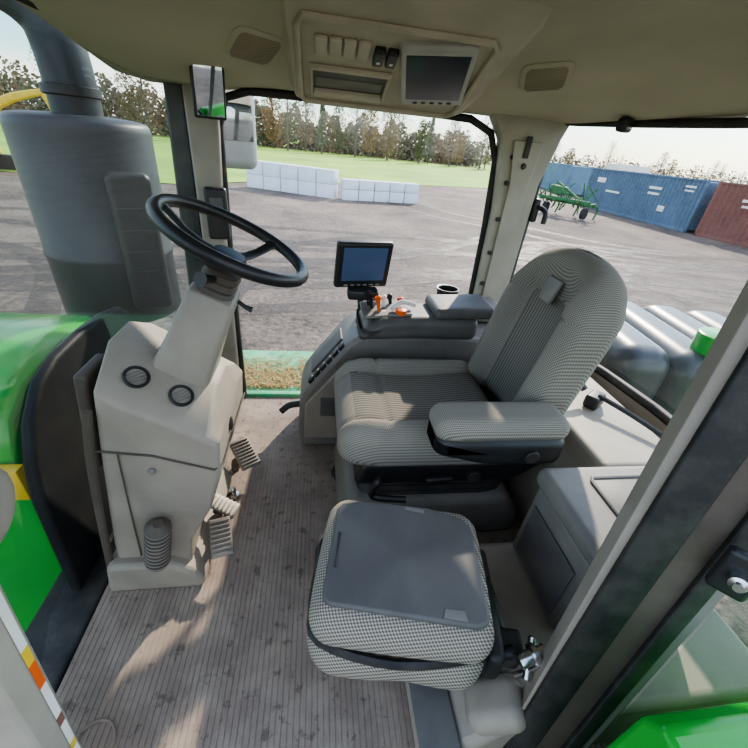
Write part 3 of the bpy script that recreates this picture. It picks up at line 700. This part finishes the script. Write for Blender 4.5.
g=G(); g.add(([(-400,-200,GZ),(500,-200,GZ),(500,600,GZ),(-400,600,GZ)],[[0,1,2,3]])); obj('ground',g,'gravel',kind='stuff',label='brown-grey gravel yard with tyre tracks',cat='ground',origin=(0,0,GZ))
# tyre tracks: thin curved bands of darker damp gravel
m,nt,b=newmat('damp tyre track'); b.inputs['Base Color'].default_value=srgb('#3f342b'); b.inputs['Roughness'].default_value=.6
tr_=nt.nodes.new('ShaderNodeBsdfTransparent'); mxs=nt.nodes.new('ShaderNodeMixShader'); tc=nt.nodes.new('ShaderNodeTexCoord'); no=nt.nodes.new('ShaderNodeTexNoise'); no.inputs['Scale'].default_value=2.2; no.inputs['Detail'].default_value=9; no.inputs['Roughness'].default_value=.75
nt.links.new(tc.outputs['Object'],no.inputs[0]); mr=nt.nodes.new('ShaderNodeMapRange'); mr.inputs[1].default_value=.36; mr.inputs[2].default_value=.6; mr.inputs[3].default_value=0; mr.inputs[4].default_value=.8
nt.links.new(no.outputs['Fac'],mr.inputs[0]); nt.links.new(mr.outputs[0],mxs.inputs[0]); nt.links.new(tr_.outputs[0],mxs.inputs[1]); nt.links.new(b.outputs[0],mxs.inputs[2]); nt.links.new(mxs.outputs[0],nt.nodes['Material Output'].inputs[0])
M['track']=m
g=G(); kk=0
for (cx,cy,R_,a0,a1) in ((2,-12,20,40,140),(3,-14,24.5,45,130),(-6,26,18,215,320),(14,4,9,70,230),(22,30,19,185,250),(-4,-30,43,60,105),(10,-20,33,60,100),(-12,2,10,-60,80),(4,6,6.5,20,200)):
    for off in (-.95,.95):
        kk+=1; w_=.24; z=GZ+.006+.0004*kk; n=60; v=[];f=[]
        for i in range(n+1):
            a=math.radians(a0+(a1-a0)*i/n); rr_=R_+off+.25*math.sin(i*.3)
            for q in (-w_,w_): v.append((cx+(rr_+q)*math.cos(a),cy+(rr_+q)*math.sin(a),z))
        for i in range(n): f.append([2*i,2*i+1,2*i+3,2*i+2])
        g.add((v,f))
obj('tyre_tracks',g,'track',kind='stuff',label='curved darker tyre tracks pressed into the gravel yard',cat='tracks',origin=(0,0,GZ))
M['grass']=mat('bright green grass','#7fa32e',.9,nz=(.15,.25),bump=(3,.5))
gp=[(-300,20),(-30,21),(-7,22.5),(-3,28),(3,31),(9,35),(16,38),(26,50),(40,68),(90,90),(300,150),(300,400),(-300,400)]
g=G(); g.add(([(x,y,GZ+.03) for x,y in gp],[list(range(len(gp)))])); obj('grass_field',g,'grass',kind='stuff',label='bright green grass field beyond the gravel yard',cat='grass',origin=(0,0,GZ))
# concrete blocks
blk_src=None
def block(x,y,z,rz,l,h,d=.6):
    global blk_src
    if blk_src is None:
        g=G(); g.add(rbox(1,1,1,.02,2,1)); blk_src=obj('concrete_block',g,'conc',label='pale concrete barrier block stacked in a row on gravel',cat='concrete block',group='stacked concrete blocks'); o=blk_src
    else:
        o=blk_src.copy(); COL.objects.link(o)
    o.location=(x,y,z+h/2); o.scale=(l,d,h); o.rotation_euler=(0,0,rz)
A=V((-3.8,24.3));B=V((.9,22.2)); dd=(B-A); L=dd.length; nb=5; a_=math.atan2(dd.y,dd.x)
for k in range(nb):
    c_=A+dd*((k+.5)/nb)
    for lv in range(2): block(c_.x,c_.y,GZ+lv*.665,a_,L/nb-.05,.655)
A=V((1.15,22.1));B=V((5.4,23.0)); dd=(B-A); L=dd.length; a_=math.atan2(dd.y,dd.x)
for k in range(5):
    c_=A+dd*((k+.5)/5); block(c_.x,c_.y,GZ,a_,L/5-.05,.51)
    block(c_.x,c_.y,GZ+.525,a_,L/5-.05,.45)
# containers
def container(A,B,m,label,z0=GZ):
    A=V(A);B=V(B); d=B-A; Lc=d.length; a=math.atan2(d.y,d.x); c_=(A+B)/2
    cen=c_+V((-math.sin(a),math.cos(a)))*1.22
    s=thing('shipping_container',(cen.x,cen.y,z0),label,'shipping container','shipping containers')
    T=tf((cen.x,cen.y,z0),(0,0,math.degrees(a)))
    n=int(Lc/.28)*2; rows=[]
    for i in range(n*2+1):
        x=-Lc/2+.1+(Lc-.2)*i/(n*2); dep=.0 if (i%4) in (0,1) else .06
        rows.append((x,1.2-dep))
    ringp=[(x,-y) for x,y in rows]+[(x,y) for x,y in reversed(rows)]
    g=G(); g.add(loft([[(x,y,.15) for x,y in ringp],[(x,y,2.5) for x,y in ringp]]),0,T)
    obj('corrugated_walls',g,m,s,sharp=20)
    g=G()
    for sy in (-1,1):
        g.add(rbox(Lc,.1,.16,.01,1,1),0,T@tf((0,sy*1.18,.08))); g.add(rbox(Lc,.08,.10,.01,1,1),0,T@tf((0,sy*1.18,2.54)))
        for sx in (-1,1): g.add(rbox(.14,.12,2.59,.01,1,1),0,T@tf((sx*(Lc/2-.07),sy*1.17,1.295)))
    obj('frame',g,m,s)
    return T,s,Lc
T,s,Lc=container((19.8,29.6),(19.85,19.75),'blue','faded blue corrugated shipping container standing on the gravel yard')
for (x,z,w_,h_) in ((1.6,1.9,1.0,.14),(1.6,1.6,.9,.12),(4.0,2.2,.7,.1),(4.0,2.0,.6,.08),(2.6,.9,.5,.3),(-2,1.3,1.4,.12),(-3.5,1.9,.9,.3)):
    g=G(); g.add(rbox(w_,.01,h_,.002,1,1),0,T@tf((x,-1.205,z))); obj('white_marking',g,'white',s)
T,s,Lc=container((19.9,19.2),(20.9,13.2),'red','rust red corrugated shipping container beside the blue one')
for (x,z,w_,h_) in ((-1.2,1.9,.8,.12),(-1.2,1.65,.6,.1)):
    g=G(); g.add(rbox(w_,.01,h_,.002,1,1),0,T@tf((x,-1.205,z))); obj('white_marking',g,'white',s)
container((27.0,52),(23.5,38.5),'bluel','pale blue shipping container further along the row')
# green implement
s=thing('farm_implement',(13.5,19,GZ),'green farm implement with tangled frame and wheels on gravel','farm machine')
T=tf((13.9,22.5,GZ),(0,0,-60))
g=G(); g.add(rbox(3.2,.16,.16,.03),0,T@tf((0,0,.9)));g.add(rbox(3.2,.12,.12,.03),0,T@tf((0,.9,.7)));g.add(rbox(1.8,.12,.12,.03),0,T@tf((0,.4,1.3),(0,25,0)))
for x in (-1.4,-.5,.5,1.4): g.add(rbox(.12,1.2,.12,.02),0,T@tf((x,.45,.8)))
rr=random.Random(3)
for k in range(36): g.add(rbox(.05,.05,rr.uniform(.6,1.4),.01,1,1),0,T@tf((rr.uniform(-1.5,1.5),rr.uniform(-.3,1.0),rr.uniform(.6,1.4)),(rr.uniform(-50,50),rr.uniform(-50,50),0)))
obj('frame',g,'greeni',s)
g=G(); g.add(prism([(-.4,1.1),(.3,1.1),(.4,1.5),(-.5,1.55)],-.3,.3),0,T@tf((-.6,.4,0))); obj('hopper',g,'greeni',s,bev=.04)
for x in (-1.2,1.2):
    g=G(); g.add(lathe([(.2,0),(.30,.02),(.32,.1),(.30,.2),(.2,.22)],24),0,T@tf((x,.2,.34),(0,90,0))); obj('wheel',g,'tile',s)
for x in (-1.2,0,1.2):
    g=G(); g.add(tube([T@V((x+.3,1,.8)),T@V((x+.3,1.3,.5)),T@V((x+.3,1.1,.05))],.05,6,3)); obj('tine',g,'greeni',s)
# excavator
s=thing('excavator',(-15.6,20.5,GZ),'yellow tracked excavator with raised boom','excavator')
X,Y=-15.6,21.8
for sy in (-1.1,1.1): 
    g=G(); g.add(prism([(X-1.6,GZ+.2),(X-1.4,GZ),(X+1.4,GZ),(X+1.6,GZ+.2),(X+1.5,GZ+.65),(X-1.5,GZ+.65)],Y+sy-.25,Y+sy+.25)); obj('track',g,'tile',s,bev=.08)
g=G(); g.add(bx(X-1.7,X+.8,Y-1.1,Y+1.1,GZ+.65,GZ+1.75,.15,3)); obj('engine_body',g,'yel',s)
g=G(); g.add(bx(X+.0,X+1.3,Y-1.1,Y-.1,GZ+.9,GZ+2.6,.12,3)); obj('cab',g,'blks',s)
g=G(); g.add(tube([(X+.7,Y,GZ+1.3),(X+2.0,Y,GZ+2.7),(X+3.8,Y+.2,GZ+3.3)],[.16,.2,.12],8,3,flat=.6)); obj('boom',g,'yel',s)
g=G(); g.add(tube([(X+3.7,Y+.2,GZ+3.4),(X+4.1,Y+.2,GZ+2.2),(X+4.0,Y+.2,GZ+1.2)],[.14,.11,.09],8,2,flat=.6)); obj('stick',g,'yel',s)
g=G(); g.add(prism([(X+3.6,GZ+1.0),(X+4.3,GZ+1.2),(X+4.4,GZ+.6),(X+4.0,GZ+.2),(X+3.5,GZ+.4)],Y-.2,Y+.6)); obj('bucket',g,'brn',s,bev=.04)
# distant trailer
s=thing('white_trailer',(52,68,GZ),'small white box trailer far across the yard','trailer')
g=G(); g.add(bx(47,53,64,67,GZ+.6,GZ+3.3,.1)); obj('trailer_box',g,'white',s)
for x in (48.5,51.5): 
    g=G(); g.add(cyl(.5,.3,16),0,tf((x,64.2,GZ+.5),(90,0,0))); obj('wheel',g,'tile',s)
# trees
def tree_mesh(name,H,cr,mleaf,nl,ls,conif=False):
    g=G(); g.add(tube([(0,0,0),(.1,0,H*.3),(0,.1,H*.6),(.05,0,H*.92)],[.18,.14,.09,.03],7,3),0)
    rnd=random.Random(name)
    for k in range(34):
        z=H*rnd.uniform(.18,.88); a=rnd.uniform(0,6.28); l=cr*(1-.6*z/H)*rnd.uniform(.7,1.1)
        if conif: l=cr*(1-z/H)*1.1
        p=V((0,0,z)); q=p+V((math.cos(a)*l,math.sin(a)*l,l*.7 if not conif else -.1))
        g.add(tube([p,(p+q)/2+V((0,0,.15)),q],[.06,.04,.012],5,2),0)
    for k in range(nl):
        z=rnd.uniform(.12,1); 
        if conif: R_=cr*(1.02-z)
        else: R_=cr*math.sqrt(max(.05,1-((z-.55)/.48)**2))
        a=rnd.uniform(0,6.28); r_=R_*math.sqrt(rnd.random())
        c_=V((math.cos(a)*r_,math.sin(a)*r_,z*H)); u=V((rnd.gauss(0,1),rnd.gauss(0,1),rnd.gauss(0,1))).normalized(); w_=u.orthogonal().normalized()
        sz=ls*rnd.uniform(.5,1.3)
        g.add(([c_-u*sz-w_*sz*.6,c_+u*sz-w_*sz*.4,c_+u*sz*.7+w_*sz*.6,c_-u*sz*.8+w_*sz*.5],[[0,1,2,3]]),1)
    o=obj('tree',g,['bark',mleaf],label='x',cat='tree',group='tree line beyond the field',origin=(0,0,0))
    return o
labs={'leaf1':'brown-leaved autumn tree at the field edge','leaf2':'dull green tree at the field edge','leaf3':'orange-brown autumn tree at the field edge','leaf4':'nearly bare grey-twigged tree at the field edge'}
src=[tree_mesh('a',9,1.9,'leaf1',1300,.13),tree_mesh('b',8.5,1.7,'leaf2',1500,.14),tree_mesh('c',8,1.8,'leaf3',1300,.13),tree_mesh('d',10.5,2.0,'leaf4',1200,.09),tree_mesh('e',10,1.3,'leaf2',1500,.14,True)]
for o,k in zip(src,('leaf1','leaf2','leaf3','leaf4','leaf2')): o['label']=labs[k]
first=[True]*5
def plant(i,x,y,sc):
    o=src[i]
    if first[i]: first[i]=False
    else: o=o.copy(); COL.objects.link(o)
    o.location=(x,y,GZ-.05); o.scale=(sc,sc,sc*random.uniform(.95,1.15)); o.rotation_euler=(0,0,random.uniform(0,6.28))
for k in range(20):
    t=k/19; x=-24+t*58; y=82+(k%2)*5; plant((3,0,1,3,4,2,3,0,4,1,3,2,0,3,1,4,0,2,3,0)[k],x,y,(1.2-.38*t)*random.uniform(.85,1.1))
for k in range(9):
    t=k/8; x=-52+t*26; y=46+t*28+(k%2)*6; plant((3,3,0,3,2,3,3,0,3)[k],x,y,.95*random.uniform(.9,1.15))
for k in range(20):
    t=k/19; x=36+t*150; y=125-t*20+(k%2)*6; plant(random.choice((0,3,2,3)),x,y,.75*random.uniform(.8,1.15))
g=G(); rnd=random.Random(5)
for k in range(34000):
    t=rnd.random()
    if t<.65: u=t/.65; x=-80+u*115; y=94+rnd.uniform(-3,5); h=9.4-3.0*u
    else: u=(t-.65)/.35; x=32+u*190; y=138-u*25+rnd.uniform(-3,3); h=5.4
    z=GZ+h*rnd.random()*(.82+.18*math.sin(x*.9)+.12*math.sin(x*2.3)); c_=V((x,y,z)); sz=rnd.uniform(.14,.36)
    u_=V((rnd.gauss(0,1),rnd.gauss(0,.6),rnd.gauss(0,1))).normalized(); w_=u_.orthogonal().normalized()
    g.add(([c_-u_*sz-w_*sz,c_+u_*sz-w_*sz*.5,c_+u_*sz+w_*sz*.7,c_-u_*sz*.8+w_*sz],[[0,1,2,3]]),int(2.999*(.5+.5*math.sin(x*.55+rnd.uniform(-.8,.8)))))
obj('undergrowth',g,['leaf4','leaf2','leaf1'],label='brown and green brush filling the tree line',cat='bushes',kind='stuff')

# ================================================================ LIGHT
w=D.worlds.new('World'); bpy.context.scene.world=w; w.use_nodes=True; nt=w.node_tree; bg=nt.nodes['Background']
sky=nt.nodes.new('ShaderNodeTexSky'); sky.sky_type='NISHITA'; sky.sun_disc=False; sky.sun_elevation=math.radians(34); sky.sun_rotation=math.radians(70); sky.air_density=1.3; sky.dust_density=.8; sky.ozone_density=3
tc=nt.nodes.new('ShaderNodeTexCoord'); mp=nt.nodes.new('ShaderNodeMapping'); mp.inputs['Scale'].default_value=(1,1,4); no=nt.nodes.new('ShaderNodeTexNoise'); no.inputs['Scale'].default_value=2.6; no.inputs['Detail'].default_value=9
nt.links.new(tc.outputs['Generated'],mp.inputs[0]); nt.links.new(mp.outputs[0],no.inputs[0])
cr=nt.nodes.new('ShaderNodeMapRange'); cr.inputs[1].default_value=.44; cr.inputs[2].default_value=.64; cr.inputs[3].default_value=.0; cr.inputs[4].default_value=.9
nt.links.new(no.outputs['Fac'],cr.inputs[0])
tint=nt.nodes.new('ShaderNodeMix'); tint.data_type='RGBA'; tint.blend_type='MULTIPLY'; tint.inputs[0].default_value=1; tint.inputs[7].default_value=(.70,.83,.97,1)
nt.links.new(sky.outputs[0],tint.inputs[6])
mx=nt.nodes.new('ShaderNodeMix'); mx.data_type='RGBA'; mx.inputs[7].default_value=(6.2,6.15,6.1,1)
nt.links.new(cr.outputs[0],mx.inputs[0]); nt.links.new(tint.outputs[2],mx.inputs[6]); nt.links.new(mx.outputs[2],bg.inputs[0]); bg.inputs[1].default_value=.56
sl=D.lights.new('sun','SUN'); sl.energy=8.5; sl.angle=math.radians(1.4); sl.color=(1,.90,.76); so=D.objects.new('sun',sl); COL.objects.link(so)
so.rotation_euler=V((.40,.73,.54)).to_track_quat('Z','Y').to_euler(); so.location=(5,5,8)
# ================================================================ CAMERA
th=math.radians(31);ph=math.radians(6);ya=math.radians(10)
Fh=V((math.sin(ya),math.cos(ya),0));Z=V((0,0,1)); F=Fh*math.cos(th)-Z*math.sin(th); Rr=V((math.cos(ya),-math.sin(ya),0)); U0=Rr.cross(F)
R=Rr*math.cos(ph)+U0*math.sin(ph); U=-Rr*math.sin(ph)+U0*math.cos(ph)
cd=D.cameras.new('camera'); cd.sensor_width=36; cd.lens=383/748*36; cd.clip_start=.02; cd.clip_end=2000
co=D.objects.new('camera',cd); COL.objects.link(co); co.matrix_world=basis((0,0,1.3),R,U,-F); bpy.context.scene.camera=co
